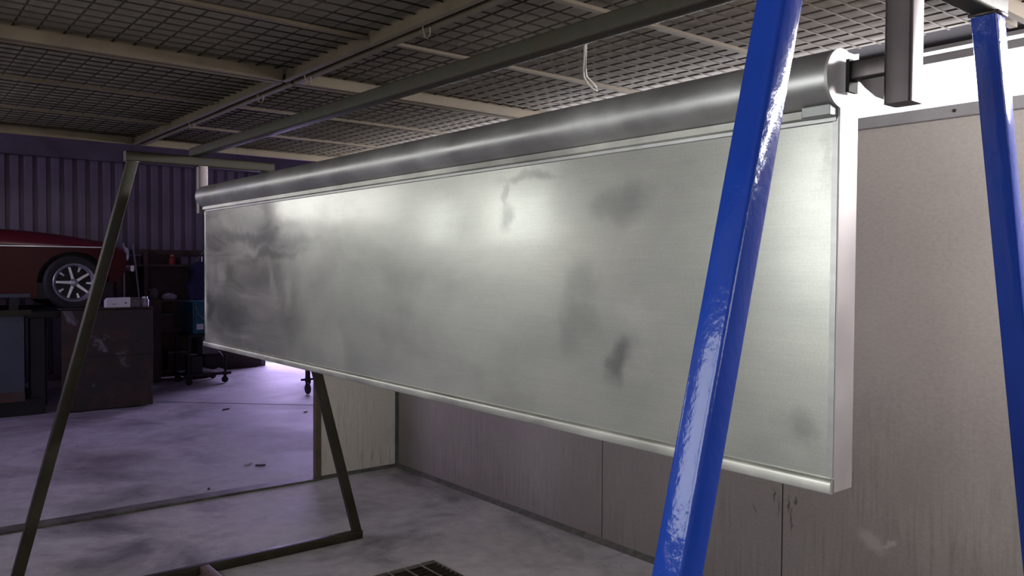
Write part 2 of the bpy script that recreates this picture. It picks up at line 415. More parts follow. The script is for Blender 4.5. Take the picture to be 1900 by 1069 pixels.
# window posts and lintel of the high opening
for y in (-1.2, 1.19, 4.0):
    obj('post', bar((XW + .02, y, 2.30), (XW + .02, y, 2.52), .03, .05, r=.003), 'duct', wr)
obj('lintel', box(XW - .01, XW + .05, -2.6, YE, 2.497, 2.532), 'duct', wr, bevel=.003)
obj('header', box(XW - .005, XW + .05, -2.6, YE, 2.548, 2.66), 'duct', wr)
# trim in the booth corner, where the end panel meets the right wall
tag(obj('trim_3', prism([(XW - .022, YE - .004), (XW - .004, YE - .004), (XW - .004, YE - .022), (XW, YE - .022), (XW, YE), (XW - .022, YE)], 'z', 0.0, 2.40), 'dirt'), kind='structure')
tag(obj('baseboard_right', prism([(XW - .03, 0), (XW, 0), (XW, .028)], 'y', -2.6, YE - .02), 'dirt'), kind='structure')
tag(obj('baseboard_end', prism([(YE - .025, 0), (YE, 0), (YE, .025)], 'x', 2.79, XW - .02), 'dirt'), kind='structure')
we = thing('wall_end', (2.77, YE, 0), kind='structure')
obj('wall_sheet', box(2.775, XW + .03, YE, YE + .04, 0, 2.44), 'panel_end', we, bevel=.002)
obj('edge_strip', prism([(2.755, YE - .006), (2.797, YE - .006), (2.797, YE), (2.775, YE), (2.775, YE + .046), (2.755, YE + .046)], 'z', 0, 2.44), 'galv', we)
# left wall with windows in front of it
wl = thing('wall_left', (-.8, 0, 0), kind='structure')
wins = [(5.24, 5.76), (4.08, 4.92), (.0, 1.15), (1.25, 2.4)]
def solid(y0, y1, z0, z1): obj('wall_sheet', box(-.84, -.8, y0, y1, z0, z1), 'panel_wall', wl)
edges = [-2.6, 0, 1.15, 1.25, 2.4, 4.08, 4.92, 5.24, 5.76, YE]
for k, (a, b) in enumerate(zip(edges, edges[1:])):
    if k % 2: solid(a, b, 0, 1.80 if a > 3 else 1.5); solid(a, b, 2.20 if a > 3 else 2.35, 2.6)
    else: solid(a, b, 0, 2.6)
for i, (a, b) in enumerate(wins):
    z0, z1 = (1.80, 2.20) if a > 3 else (1.5, 2.35)
    fr = thing('window_%d' % (i + 1), (-.82, (a + b) / 2, z0), kind='structure')
    bm = bmesh.new()
    for q in ((a, a + .03, z0, z1), (b - .03, b, z0, z1), (a + .03, b - .03, z0, z0 + .03), (a + .03, b - .03, z1 - .03, z1)):
        add_box(bm, -.845, -.79, q[0], q[1], q[2], q[3])
    obj('window_frame', bm, 'grey_trim', fr)
wb = thing('wall_rear', (0, -2.6, 0), kind='structure')
for a in ((-.9, .7, 0, 2.66), (2.7, 3.6, 0, 2.66), (.7, 2.7, 0, 1.65), (.7, 2.7, 2.4, 2.66)):
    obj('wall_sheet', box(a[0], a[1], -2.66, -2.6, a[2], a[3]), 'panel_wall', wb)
# ceiling: grey filter felt above the mesh, duct strip along the right wall
tag(obj('ceiling', box(-.84, 2.985, -2.6, YE, ZC, ZC + .06), 'filter'), kind='structure')
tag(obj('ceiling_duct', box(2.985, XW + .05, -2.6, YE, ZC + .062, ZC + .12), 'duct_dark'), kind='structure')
# workshop shell
wf = thing('wall_far', (0, 13.06, 0), kind='structure')
pitch = .166; x = -5.0
while x < 5.18:
    bm = bmesh.new(); n = 6; pts = []
    for k in range(n):
        u = x + k * pitch
        pts += [(u, 13.10), (u + .05, 13.10), (u + .068, 13.06), (u + .148, 13.06)]
    pts.append((x + n * pitch + .004, 13.10))
    pts = [(min(p[0], 5.196), p[1]) for p in pts]
    A = [bm.verts.new((p[0], p[1], 0)) for p in pts]; B = [bm.verts.new((p[0], p[1], 3.3)) for p in pts]
    for i in range(len(pts) - 1):
        if abs(pts[i][0] - pts[i + 1][0]) > 1e-6: bm.faces.new([A[i], A[i + 1], B[i + 1], B[i]])
    o = obj('corrugated_sheet', bm, 'corr', wf)
    sm = o.modifiers.new('thickness', 'SOLIDIFY'); sm.thickness = .002
    x += n * pitch
obj('purlin', box(-5, 8.6, 12.96, 13.05, 3.14, 3.43), 'fascia', wf, bevel=.008)
obj('purlin', box(-5, 5.1, 12.99, 13.055, 1.70, 1.80), 'fascia', wf)
obj('upper_wall', box(-5, 8.6, 13.06, 13.16, 3.25, 4.6), 'fascia', wf)
obj('base_rail', box(-5, 5.19, 13.02, 13.12, 0, .09), 'fascia', wf)
dr = thing('door_1', (6.9, 13.1, 0), kind='structure')
obj('door_frame', add_box(box(5.19, 5.27, 13.0, 13.2, 0, 3.14), 8.5, 8.58, 13.0, 13.2, 0, 3.14), 'fascia', dr)
for nm, a in dict(wall_far_right=(8.6, 8.7, YE, 13.2, 0, 4.6), wall_far_left=(-5.1, -5, YE, 13.2, 0, 4.6),
                  wall_front_left=(-5.1, -.84, YE, YE + .08, 0, 4.6), wall_front_right=(XW + .03, 8.7, YE, YE + .08, 0, 4.6),
                  wall_over_booth=(-.84, XW + .03, YE + .05, YE + .12, 2.5, 4.6)).items():
    tag(obj(nm, box(*a), 'shell'), kind='structure')
tag(obj('ceiling_workshop', box(-5.1, 8.7, YE, 13.2, 4.6, 4.7), 'shell'), kind='structure')

# ================================================================ CEILING MESH PANELS
def mesh_panel(x0, x1, y0, y1, bars, label, split=True, shallow=False):
    t = thing('ceiling_mesh_panel', ((x0 + x1) / 2, (y0 + y1) / 2, ZC), label, 'mesh panel', 'wire mesh panels under the booth ceiling')
    zb, zt = 2.437, 2.482; wd = .024
    for xa, xb in ((x0, x0 + wd), (x1 - wd, x1)):
        # the long rails are made of short lengths that do not quite line up
        cuts = [y0] + ([y for y in sorted(bars)] if split else []) + [y1]
        for i, (a, b) in enumerate(zip(cuts, cuts[1:])):
            dx = random.uniform(-.004, .004)
            if shallow and xa != x0:      # against the duct the mesh is only clamped under a thin flat
                obj('frame_rail', box(xa + dx, xb + dx, a + .001, b - .001, 2.488, 2.494), 'galv', t); continue
            obj('frame_rail', prism([(xa + dx, zb), (xb + dx, zb), (xb + dx, zb + .004), (xa + dx + .004, zb + .004), (xa + dx + .004, zt + .012), (xa + dx, zt + .012)] if xa == x0 else
                                    [(xa + dx, zb), (xb + dx, zb), (xb + dx, zt + .012), (xb + dx - .004, zt + .012), (xb + dx - .004, zb + .004), (xa + dx, zb + .004)], 'y', a + .001, b - .001), 'galv', t)
    for ya, yb in ((y0, y0 + wd), (y1 - wd, y1)):
        obj('end_rail', prism([(ya, zb), (yb, zb), (yb, zb + .004), (ya + .004, zb + .004), (ya + .004, zt + .012), (ya, zt + .012)], 'x', x0 + wd, x1 - wd), 'galv', t)
    for y in bars:
        obj('cross_bar', box(x0 + wd, x1 - wd, y - .012, y + .012, 2.462, 2.474), 'galv', t)
    bm = bmesh.new(); r = .0034; p = .08
    n = int((x1 - x0 - 2 * wd) / p)
    for k in range(1, n + 1):
        x = x0 + wd + k * p - .03 + random.uniform(-.003, .003)
        add_tube(bm, [(x, y0 + .01, 2.486), (x + random.uniform(-.004, .004), (y0 + y1) / 2, 2.484), (x, y1 - .01, 2.486)], r, 5)
    wires = obj('long_wires', bm, 'wire', t, True); wires['kind'] = 'stuff'
    bm = bmesh.new(); n = int((y1 - y0) / p)
    for k in range(1, n + 1):
        y = y0 + k * p - .02 + random.uniform(-.003, .003)
        add_tube(bm, [(x0 + .01, y, 2.480), ((x0 + x1) / 2, y + random.uniform(-.003, .003), 2.479), (x1 - .01, y, 2.480)], r * .9, 5)
    wires = obj('cross_wires', bm, 'wire', t, True); wires['kind'] = 'stuff'
    return t
rows = [(3.405, 5.80, (4.21, 5.01), 'far'), (1.06, 3.38, (1.88, 2.645), 'middle'), (-1.35, 1.035, (-.55, .25), 'near')]
cols = [(-.03, 1.462, 'left'), (1.495, 2.975, 'right')]
desc = {('far', 'left'): 'wire mesh ceiling panel in pale frame, over the workshop opening on the left',
        ('far', 'right'): 'wire mesh ceiling panel above the far end of the steel roller tube',
        ('middle', 'left'): 'dark wire mesh ceiling panel at the top left of the photo, nearer the camera',
        ('middle', 'right'): 'wire mesh ceiling panel above the middle of the steel tube, white rope loop hanging from it',
        ('near', 'left'): 'wire mesh ceiling panel straight above the camera',
        ('near', 'right'): 'wire mesh ceiling panel at the top right, above the second blue leg'}
for y0, y1, bars, r in rows:
    for x0, x1, c in cols:
        if (r, c) == ('near', 'left'): continue
        mesh_panel(x0, x1, y0, y1, bars, desc[(r, c)], shallow=(c == 'right'))
# end strip closing the ceiling at the workshop side
tag(obj('trim_4', prism([(YE - .03, 2.445), (YE - .008, 2.445), (YE - .008, 2.47), (YE, 2.47), (YE, 2.53), (YE - .03, 2.53)], 'x', -.8, XW), 'galv'), kind='structure')

# strip lamp under the ceiling above the near end of the right wall (just beyond the right edge of the photograph)
LX, LY, LZ = 2.62, .30, 2.36
lp = thing('strip_lamp', (LX, LY, 2.50), 'slim strip lamp under the ceiling near the right wall, just out of frame', 'lamp')
obj('lamp_body', box(LX - .035, LX + .035, LY - .32, LY + .32, LZ + .03, LZ + .075), 'grey_trim', lp, bevel=.004)
for y in (LY - .22, LY + .22): obj('hanger_rod', tube([(LX, y, LZ + .075), (LX, y, 2.503)], .004, 6), 'galv', lp)
obj('lamp_tube', tube([(LX, LY - .28, LZ), (LX, LY + .28, LZ)], .013, 12), 'lamp_tube', lp, True)
for y in (LY - .30, LY + .30): obj('end_socket', box(LX - .018, LX + .018, y - .018, y + .018, LZ - .018, LZ + .03), 'grey_trim', lp)
l = bpy.data.lights.new('strip_lamp_light', 'POINT'); l.energy = 66; l.shadow_soft_size = .12; l.color = (1.0, .95, .91)
lo = bpy.data.objects.new('strip_lamp_light', l); COL.objects.link(lo); lo.parent = lp; lo.location = (0, 0, LZ - .14 - 2.50)

# added unseen lamp left of the opening, aimed to brighten the steel screen
fx, fy, fz = -1.25, 8.3, 2.35
aim = Vector((1.43, 3.0, 1.7)) - Vector((fx, fy, fz)); aq = aim.to_track_quat('-Z', 'Y')
fl = thing('fill_lamp', (fx, fy, fz), 'added fill lamp, unseen, in the workshop left of the booth opening', 'lamp')
bm = bmesh.new(); add_box(bm, -.75, .75, -.22, .22, .02, .12)
bmesh.ops.transform(bm, matrix=Matrix.Translation((fx, fy, fz)) @ aq.to_matrix().to_4x4(), verts=bm.verts); obj('lamp_housing', bm, 'grey_trim', fl)
for d in (-.5, .5):
    e = Vector((fx, fy, fz)) + aq @ Vector((d, 0, .1)); obj('hanger_rod', tube([e, (e.x, e.y, 4.6)], .006, 6), 'galv', fl)
o = area('fill_lamp_light', (0, 0, 0), (0, 0, 0), 1.4, .4, 11, (1.0, .99, .94)); o.parent = fl; o.rotation_euler = aq.to_euler()

# rope loop and tie hooks hanging from the mesh
bm = bmesh.new()
add_tube(bm, [(2.012, 2.10, 2.487), (2.012, 2.1, 2.414), (2.006, 2.1, 2.35), (2.010, 2.1, 2.318), (2.030, 2.1, 2.295), (2.060, 2.1, 2.280), (2.076, 2.1, 2.279), (2.071, 2.1, 2.290), (2.045, 2.1, 2.308), (2.022, 2.1, 2.322), (2.016, 2.1, 2.36), (2.018, 2.1, 2.42), (2.018, 2.1, 2.487)], .0038, 6)
tag(obj('rope_loop', bm, 'rope', None, True), 'thin white rope loop hanging from the ceiling mesh above the steel tube', 'rope')
hk = [(1.478, 3.20, 'metal tie hook hanging from the long ceiling joint, third from the far end'), (1.478, 3.705, 'metal tie hook hanging from the long ceiling joint, beside the cross rail'),
      (1.478, 4.696, 'metal tie hook hanging from the ceiling joint, nearest the far wall'), (1.478, 2.297, 'metal tie hook hanging from the ceiling joint, nearest the camera')]
for x, y, lab in hk:
    bm = tube([(x - .012, y, 2.50), (x - .012, y, 2.43), (x - .004, y + .003, 2.405), (x + .008, y, 2.40), (x + .014, y - .004, 2.42), (x + .012, y, 2.50)], .0025, 6)
    tag(obj('tie_hook', bm, 'galv', None, True), lab, 'hook', 'tie hooks along the ceiling joint')

# ================================================================ THE WELDED STAND
st = thing('support_stand', (1.44, 2.55, 0), 'welded box tube stand, near legs blue, far legs bare dark steel, carrying the steel screen', 'stand')
T = .05
def trestle(y, matl, topmat, xl0, xr0, lab):
    l = obj('leg', bar((xl0, y, 0.05), (1.098, y, 2.166), T, T, up=(0, 1, 0), r=.007), matl, st, False); S(l)
    r_ = obj('leg', bar((xr0, y, 0.05), (1.795, y, 2.166), T, T, up=(0, 1, 0), r=.007), matl, st, False); S(r_)
    l['label'] = lab; r_['label'] = lab
    S(obj('top_bar', bar((1.062, y, 2.19), (1.83, y, 2.19), T, T, r=.007), topmat, st))
    S(obj('base_bar', bar((xl0 - .035, y, .026), (xr0 + .03, y, .026), T, T, r=.007), topmat, st))
    bm = bmesh.new()
    for xx in (1.098, 1.795):
        for sx in (-1, 1): add_tube(bm, [(xx + sx * .026, y - .026, 2.163), (xx + sx * .026, y + .026, 2.163)], .004, 6)
        add_tube(bm, [(xx - .024, y - .026, 2.163), (xx + .024, y - .026, 2.163)], .004, 6)
    obj('weld_beads', bm, 'mill', st, True)['kind'] = 'stuff'
trestle(4.405, 'dark_steel', 'dark_steel', .548, 2.352, 'bare dark steel leg')
trestle(.70, 'blue', 'beam', .527, 2.40, 'glossy blue painted leg')
S(obj('long_beam', bar((1.408, 4.43, 2.238), (1.442, .68, 2.238), T, .046, r=.006), 'beam', st))
S(obj('base_rail', bar((1.44, 4.38, .026), (1.46, .725, .026), T, T, r=.007), 'rust', st))
hg = obj('hanger', bar((1.465, .709, 1.945), (1.465, .709, 2.168), T, T, up=(0, 1, 0), r=.007), 'mill', st); S(hg)
hg = obj('hanger', bar((1.440, 4.405, 1.92), (1.440, 4.405, 2.168), T, T, up=(0, 1, 0), r=.007), 'mill', st); S(hg)
for y0, y1, sx in ((.733, .796, 1), (4.352, 4.382, 1)):
    S(obj('arm', bar((1.462, y0, 2.018), (1.462, y1, 2.018), .034, .036, r=.004), 'mill', st))
obj('gusset', prism([(.733, 2.036), (.733, 1.953), (.757, 1.965), (.778, 1.985), (.79, 2.0), (.79, 2.036)], 'x', 1.46, 1.466), 'mill', st)
obj('pin_plate', box(1.438, 1.470, .7965, .8035, 1.978, 2.038), 'black', st)

# ================================================================ THE STEEL PANEL
pn = thing('steel_screen', (1.46, 2.57, 1.229), 'long hanging brushed steel screen with a round tube along its top edge', 'screen')
Y0, Y1 = .812, 4.335; X0, X1 = 1.432, 1.492; CX, CZ, RR = 1.438, 2.004, .055
o = obj('face_sheet', box(X0, X0 + .004, Y0 + .004, Y1 - .004, 1.231, 1.955), 'sheet', pn)
obj('back_sheet', box(X1 - .003, X1, Y0 + .004, Y1 - .004, 1.231, 2.045), 'tube', pn)
obj('lower_channel', box(X0 + .004, X1 - .003, Y0 + .004, Y1 - .004, 1.229, 1.232), 'trim', pn)
# top tube
bm = bmesh.new(); N = 48; nY = 24
prev = None
for j in range(nY + 1):
    y = Y0 + .003 + (Y1 - Y0 - .006) * j / nY
    ring = [bm.verts.new((CX + RR * math.cos(2 * PI * k / N), y, CZ + RR * math.sin(2 * PI * k / N))) for k in range(N)]
    if prev:
        for k in range(N): bm.faces.new([prev[k], prev[(k + 1) % N], ring[(k + 1) % N], ring[k]])
    prev = ring
obj('roller_tube', bm, 'tube', pn, True)
# cover sheet running from tube top to the back sheet
obj('cover_sheet', prism([(CX + .018, CZ + .0535), (X1, 2.058), (X1, 2.0), (X1 - .003, 2.0), (X1 - .003, 2.055), (CX + .018, CZ + .0505)], 'y', Y0 + .003, Y1 - .003), 'tube', pn)
# end plates: disc and strip in one outline
def plate_pts():
    pts = [(X0, 1.229)]
    a0 = math.asin((X0 - CX) / RR); 
    ang0 = -PI / 2 + a0            # where the strip's front edge meets the circle
    n = 40; a = ang0; end = math.radians(62) - 2 * PI
    for k in range(n + 1):
        t = ang0 + (end - ang0) * k / n
        pts.append((CX + RR * math.cos(t), CZ + RR * math.sin(t)))
    pts += [(CX + .036, CZ + .050), (X1 + .003, CZ + .055), (X1 + .003, 1.229)]
    return pts
for y in (Y0 - .003, Y1 - .003):
    obj('end_plate', prism(plate_pts(), 'y', y, y + .006), 'cap', pn)
S(obj('top_flashing', prism([(X0 - .014, 1.936), (X0, 1.933), (X0, 1.949), (X0 - .004, 1.9495), (X0 - .013, 1.9505)], 'y', Y0 + .004, Y1 - .004), 'trim', pn))
S(obj('crease_strip', prism([(X0 - .003, 1.926), (X0, 1.924), (X0, 1.935), (X0 - .003, 1.933)], 'y', Y0 + .004, Y1 - .004), 'tube', pn))
bmx = bmesh.new()
add_prism(bmx, [(X0, 1.226), (X0, 1.254), (X0 - .006, 1.254), (X0 - .010, 1.250), (X0 - .012, 1.244), (X0 - .012, 1.228), (X0 - .010, 1.226)], 'y', Y0 - .001, Y1 - .001)
S(obj('bottom_trim', bmx, 'trim', pn))
obj('side_trim', box(X0 - .003, X0, Y1 - .02, Y1 - .001, 1.256, 1.93), 'trim', pn)
obj('side_trim', box(X0 - .0015, X0, Y0, Y0 + .012, 1.256, 1.93), 'tube', pn)
obj('clip', box(X0 - .026, X0 + .0, Y0 + .003, Y0 + .062, 1.934, 1.955), 'clip', pn, bevel=.002)
obj('vent_hole', lathe([(.0, 0), (.012, 0), (.014, .004), (.010, .005)], (CX - .052, 4.0, CZ), 'x', 16), 'black', pn)

# ================================================================ FLOOR GRATE
gr = thing('floor_grate', ((GX0 + GX1) / 2, (GY0 + GY1) / 2, 0), 'galvanised steel bar grate set in the booth floor', 'grate')
bm = bmesh.new()
for a in ((GX0 + .002, GX1 - .002, GY0 + .002, GY0 + .008), (GX0 + .002, GX1 - .002, GY1 - .008, GY1 - .002), (GX0 + .002, GX0 + .008, GY0 + .008, GY1 - .008), (GX1 - .008, GX1 - .002, GY0 + .008, GY1 - .008)):
    add_box(bm, *a, -.035, .004)
obj('rim', bm, 'grate', gr)
k = 0; y = GY1 - .045
while y > GY0 + .02:
    obj('bearing_bar', box(GX0 + .008, GX1 - .008, y - .003, y + .003, -.034, .002), 'dark_steel', gr); y -= .041
x = GX1 - .10
while x > GX0 + .03:
    obj('cross_rod', bar((x, GY0 + .008, .001), (x, GY1 - .008, .001), .008, .006, r=.001), 'grate', gr); x -= .10

# ================================================================ WORKSHOP: CAR ON ITS RAMP
rp = thing('car_ramp', (.2, 11, 0), 'dark raised platform under the red car, faded blue board below its deck', 'ramp')
obj('deck', box(-3.0, 2.60, 10.27, 12.0, 1.05, 1.125), 'black', rp, bevel=.006)
obj('deck_edge', box(-3.0, 1.50, 10.15, 10.24, 1.09, 1.15), 'dark_steel', rp)
obj('board', box(-2.9, 1.435, 10.20, 10.24, .24, 1.085), 'pale_blue', rp)
obj('kick_board', box(-2.9, 1.435, 10.17, 10.23, .16, .26), 'brown', rp)
obj('plinth', box(-3.0, 1.60, 10.22, 12.0, 0, .17), 'black', rp)
for x in (1.50, -1.2): 
    for y in (10.24, 11.9): obj('column', box(x, x + .14, y, y + .14, 0, 1.05), 'black', rp, bevel=.008)
S(obj('column', bar((1.70, 10.9, 0), (1.70, 10.9, 1.05), .12, .12, up=(0, 1, 0), r=.01), 'brown', rp))
# long pale sill strip of the ramp, seen under the car
obj('side_rail', box(-2.8, 1.49, 10.17, 10.23, 1.285, 1.322), 'pale_blue', rp)
for x in (1.3, -.5, -2.4): obj('rail_block', box(x, x + .08, 10.18, 10.24, 1.15, 1.286), 'black', rp)

car = thing('car', (.8, 10.95, 1.128), 'dark red classic car with chrome spoked wheels, raised on the ramp by the far wall', 'car')
CY0, CY1 = 10.29, 11.80; ZW = 1.438
def car_side(y, dy):
    pts = [(-1.45, 1.50), (-1.42, 1.34), (-.86, 1.30)]
    for k in range(13):
        t = PI - k / 12 * PI; pts.append((-.50 + .36 * math.cos(t), ZW - .03 + .36 * math.sin(t)))
    pts += [(-.1, 1.27), (1.56, 1.27)]
    for k in range(17):
        t = PI + .25 - k / 16 * (PI + .35); pts.append((1.94 + .37 * math.cos(t), ZW + .35 * math.sin(t)))
    pts += [(2.40, 1.46), (2.47, 1.55), (2.50, 1.66), (2.49, 1.76), (2.44, 1.82), (2.21, 1.832), (1.72, 1.846), (1.22, 1.85), (.4, 1.87), (-.6, 1.87), (-1.2, 1.84), (-1.47, 1.76), (-1.50, 1.62)]
    return prism(pts, 'y', y, y + dy)
obj('side_panel', car_side(CY0, .03), 'car', car)
obj('side_panel', car_side(CY1 - .03, .03), 'car', car)
# hood and wings, rising from the side crease
def topz(x):
    for (a, za), (b, zb) in zip(P_, P_[1:]):
        if a <= x <= b: return za + (zb - za) * (x - a) / (b - a)
    return P_[-1][1]
P_ = [(-1.50, 1.76), (-1.3, 1.90), (-.7, 1.96), (.3, 2.03), (.9, 2.045), (1.22, 2.035), (1.52, 2.018), (1.72, 1.998), (1.88, 1.978), (2.04, 1.953), (2.21, 1.925), (2.38, 1.895), (2.46, 1.86), (2.505, 1.78)]
def crease(x): return min(topz(x) - .012, 1.85 - max(0, x - 1.2) * .022)
bm = bmesh.new(); rows_ = []
for i in range(41):
    x = -1.50 + 4.005 * i / 40; zt = topz(x); z0 = crease(x); row = []
    for j in range(25):
        u = j / 24; y = CY0 - .004 + (CY1 - CY0 + .008) * u; e = min(u, 1 - u) * 1.52
        h = math.sin(min(e / .26, 1) * PI / 2) ** .75
        row.append(bm.verts.new((x, y, z0 + (zt - z0) * h - .02 * math.exp(-((e - .34) / .08) ** 2) + .004)))
    rows_.append(row)
for a, b in zip(rows_, rows_[1:]):
    for j in range(24): bm.faces.new([a[j], a[j + 1], b[j + 1], b[j]])
o = obj('hood', bm, 'hood', car, True)
md = o.modifiers.new('thickness', 'SOLIDIFY'); md.thickness = .004
obj('nose', prism([(2.40, 1.45), (2.47, 1.55), (2.50, 1.66), (2.50, 1.78), (2.44, 1.80), (2.38, 1.80), (2.38, 1.45)], 'y', CY0 + .03, CY1 - .03), 'car', car)
obj('grille', box(2.495, 2.515, 10.55, 11.37, 1.58, 1.72), 'chrome', car)
S(obj('bumper', bar((2.56, CY0 + .01, 1.60), (2.56, CY1 - .01, 1.60), .04, .07, r=.015), 'chrome', car))
for y in (10.42, 11.5): 
    S(obj('headlamp', lathe([(.0, 0), (.085, 0), (.09, .02), (.075, .05), (.0, .06)], (2.485, y, 1.77), 'x', 20), 'lens', car, True))
obj('side_strip', box(-1.4, 2.30, CY0 - .010, CY0 - .004, 1.836, 1.846), 'chrome', car)
obj('underbody', box(-1.3, 2.35, 10.3, 11.6, 1.26, 1.44), 'black', car)
obj('wheel_housing', box(1.55, 2.33, 10.45, 11.5, 1.42, 1.82), 'black', car)
# cabin (beyond the left edge of the photograph)
bm = prism([(-1.15, 1.93), (-.95, 2.15), (-.4, 2.36), (.25, 2.38), (.86, 2.03)], 'y', 10.36, 11.56)
obj('cabin', bm, 'car', car, bevel=.02)
obj('side_window', prism([(-.8, 2.0), (-.75, 2.16), (-.4, 2.32), (.2, 2.33), (.66, 2.05)], 'y', 10.347, 10.36), 'glass', car)
def wheel(x, y, side):
    s = -1 if side < 0 else 1
    wh = thing('wheel', (0, 0, 0)); wh.parent = car; wh.location = Vector((x, y, ZW)) - car.location
    O = (x, y, ZW)
    def L(prof, mat, name, sm=True, n=40, cap=True): return S(obj(name, lathe([(r, s * h) for r, h in prof], O, 'y', n, cap), mat, wh, True))
    L([(.20, -.085), (.27, -.09), (.302, -.07), (.31, -.04), (.31, .04), (.302, .07), (.285, .088), (.235, .092), (.218, .08), (.214, -.05), (.20, -.085)], 'tyre', 'tyre', cap=False)
    bm = bmesh.new()
    add_lathe(bm, [(.216, .06), (.222, .083), (.214, .090), (.200, .084), (.194, .066), (.188, .060), (.178, .05), (.176, .03), (.178, .0), (.216, .0), (.216, .06)], O, 'y', 40, False)
    for v in bm.verts: v.co.y = y + s * (v.co.y - y)
    S(obj('rim', bm, 'chrome', wh, True))
    L([(.0, 0), (.17, 0), (.17, .012), (.0, .012)], 'black', 'disc')
    bm = bmesh.new()
    for k in range(5):
        a = .27 + 2 * PI * k / 5 + PI / 2
        c, q = math.cos(a), math.sin(a)
        def PP(r, w, h): return (x + r * c - w * q, y + s * h, ZW + r * q + w * c)
        A = [bm.verts.new(PP(*p)) for p in ((.03, -.016, .05), (.03, .016, .05), (.18, .012, .055), (.18, -.012, .055))]
        B = [bm.verts.new(PP(*p)) for p in ((.03, -.022, .03), (.03, .022, .03), (.18, .017, .035), (.18, -.017, .035))]
        bm.faces.new(A); bm.faces.new(B)
        for i in range(4): bm.faces.new([A[i], A[(i + 1) % 4], B[(i + 1) % 4], B[i]])
        a += PI / 5; c, q = math.cos(a), math.sin(a)
        A = [bm.verts.new(PP(*p)) for p in ((.125, -.008, .045), (.125, .008, .045), (.18, .014, .05), (.18, -.014, .05))]
        B = [bm.verts.new(PP(*p)) for p in ((.125, -.012, .03), (.125, .012, .03), (.18, .018, .03), (.18, -.018, .03))]
        bm.faces.new(A); bm.faces.new(B)
        for i in range(4): bm.faces.new([A[i], A[(i + 1) % 4], B[(i + 1) % 4], B[i]])
    obj('spokes', bm, 'chrome', wh)
    L([(.0, .03), (.042, .03), (.042, .055), (.028, .068), (.0, .07)], 'chrome', 'hub_cap')
for x in (1.94, -.50):
    wheel(x, CY0 + .05, -1); wheel(x, CY1 - .05, 1)

# rusty brown steel cabinet in front of the ramp end
cb = thing('steel_cabinet', (2.24, 10.3, 0), 'rusty brown sheet steel cabinet with grey paint patches, below the car nose', 'cabinet')
obj('body', box(1.80, 2.71, 10.10, 10.235, .02, 1.14), 'cabinet', cb, bevel=.006)
obj('front_sheet', box(1.775, 2.725, 10.085, 10.10, .01, 1.13), 'daubed', cb, bevel=.003)
obj('top_sheet', box(1.765, 2.735, 10.07, 10.24, 1.14, 1.155), 'cabinet', cb, bevel=.003)
obj('lip', box(1.775, 2.725, 10.078, 10.085, .60, .615), 'cabinet', cb)
for x in (1.85, 2.57): obj('foot', box(x, x + .08, 10.15, 10.23, 0, .02), 'black', cb)
ct = thing('carton', (2.36, 10.16, 1.155), 'small white carton with dark marks lying on the brown cabinet', 'carton')
obj('carton_body', prism([(2.235, 1.156), (2.235, 1.235), (2.262, 1.262), (2.49, 1.267), (2.49, 1.156)], 'y', 10.11, 10.22), 'white', ct)
obj('printed_mark', box(2.30, 2.335, 10.1085, 10.1105, 1.19, 1.196), 'navy', ct)
obj('printed_mark', add_prism(bmesh.new(), [(2.44 + .010 * math.cos(a * PI / 4), 1.205 + .010 * math.sin(a * PI / 4)) for a in range(8)], 'y', 10.1085, 10.1105), 'navy', ct)
ct['label'] = 'small white carton with dark marks lying on the brown cabinet'
tb = thing('storage_box', (2.56, 10.18, 1.155), 'dull grey lidded box between white carton and jar on the cabinet', 'box')
obj('box_body', box(2.50, 2.60, 10.12, 10.25, 1.155, 1.25), 'fascia', tb, bevel=.005)
obj('lid', box(2.496, 2.604, 10.116, 10.254, 1.251, 1.262), 'fascia', tb)
jr = thing('glass_jar', (2.66, 10.17, 1.155), 'cloudy glass jar standing at the right corner of the brown cabinet', 'jar')
S(obj('jar_body', lathe([(.0, 0), (.042, 0), (.045, .01), (.045, .08), (.03, .098), (.03, .10), (0, .10)], (2.66, 10.17, 1.155), 'z', 20), 'jar', jr, True))
S(obj('lid', lathe([(.0, 0), (.033, 0), (.033, .016), (0, .018)], (2.66, 10.17, 1.2555), 'z', 20), 'chrome', jr, True))

# tall rack of brown boards behind, with two pale bars leaning
rk = thing('storage_rack', (3.1, 12.0, 0), 'dark brown board shelving rack between the cabinet and the welding trolley', 'rack')
obj('back_board', box(2.80, 4.05, 12.36, 12.40, 0.02, 1.86), 'brown', rk)
for x in (2.80, 3.15, 4.0): obj('upright', box(x, x + .05, 12.06, 12.36, 0, 1.86), 'brown', rk)
for z in (.12, .70, 1.12, 1.62): obj('shelf_board', box(2.85, 4.0, 12.07, 12.36, z, z + .03), 'brown', rk)
obj('side_board', box(3.10, 3.36, 12.02, 12.055, 0.0, 1.16), 'brown', rk)
for n, (p, q, lab) in enumerate((((2.87, 11.94, 0.0), (2.88, 12.03, 1.94), 'pale metal bar leaning upright against the dark shelving, the left one'),
                                 ((3.16, 11.88, 0.0), (3.00, 12.03, 1.92), 'pale metal bar leaning at a slant against the dark shelving, the right one'))):
    tag(obj('metal_bar', bar(p, q, .022, .012, r=.003), 'grey_trim'), lab, 'bar', 'bars leaning on the shelving')
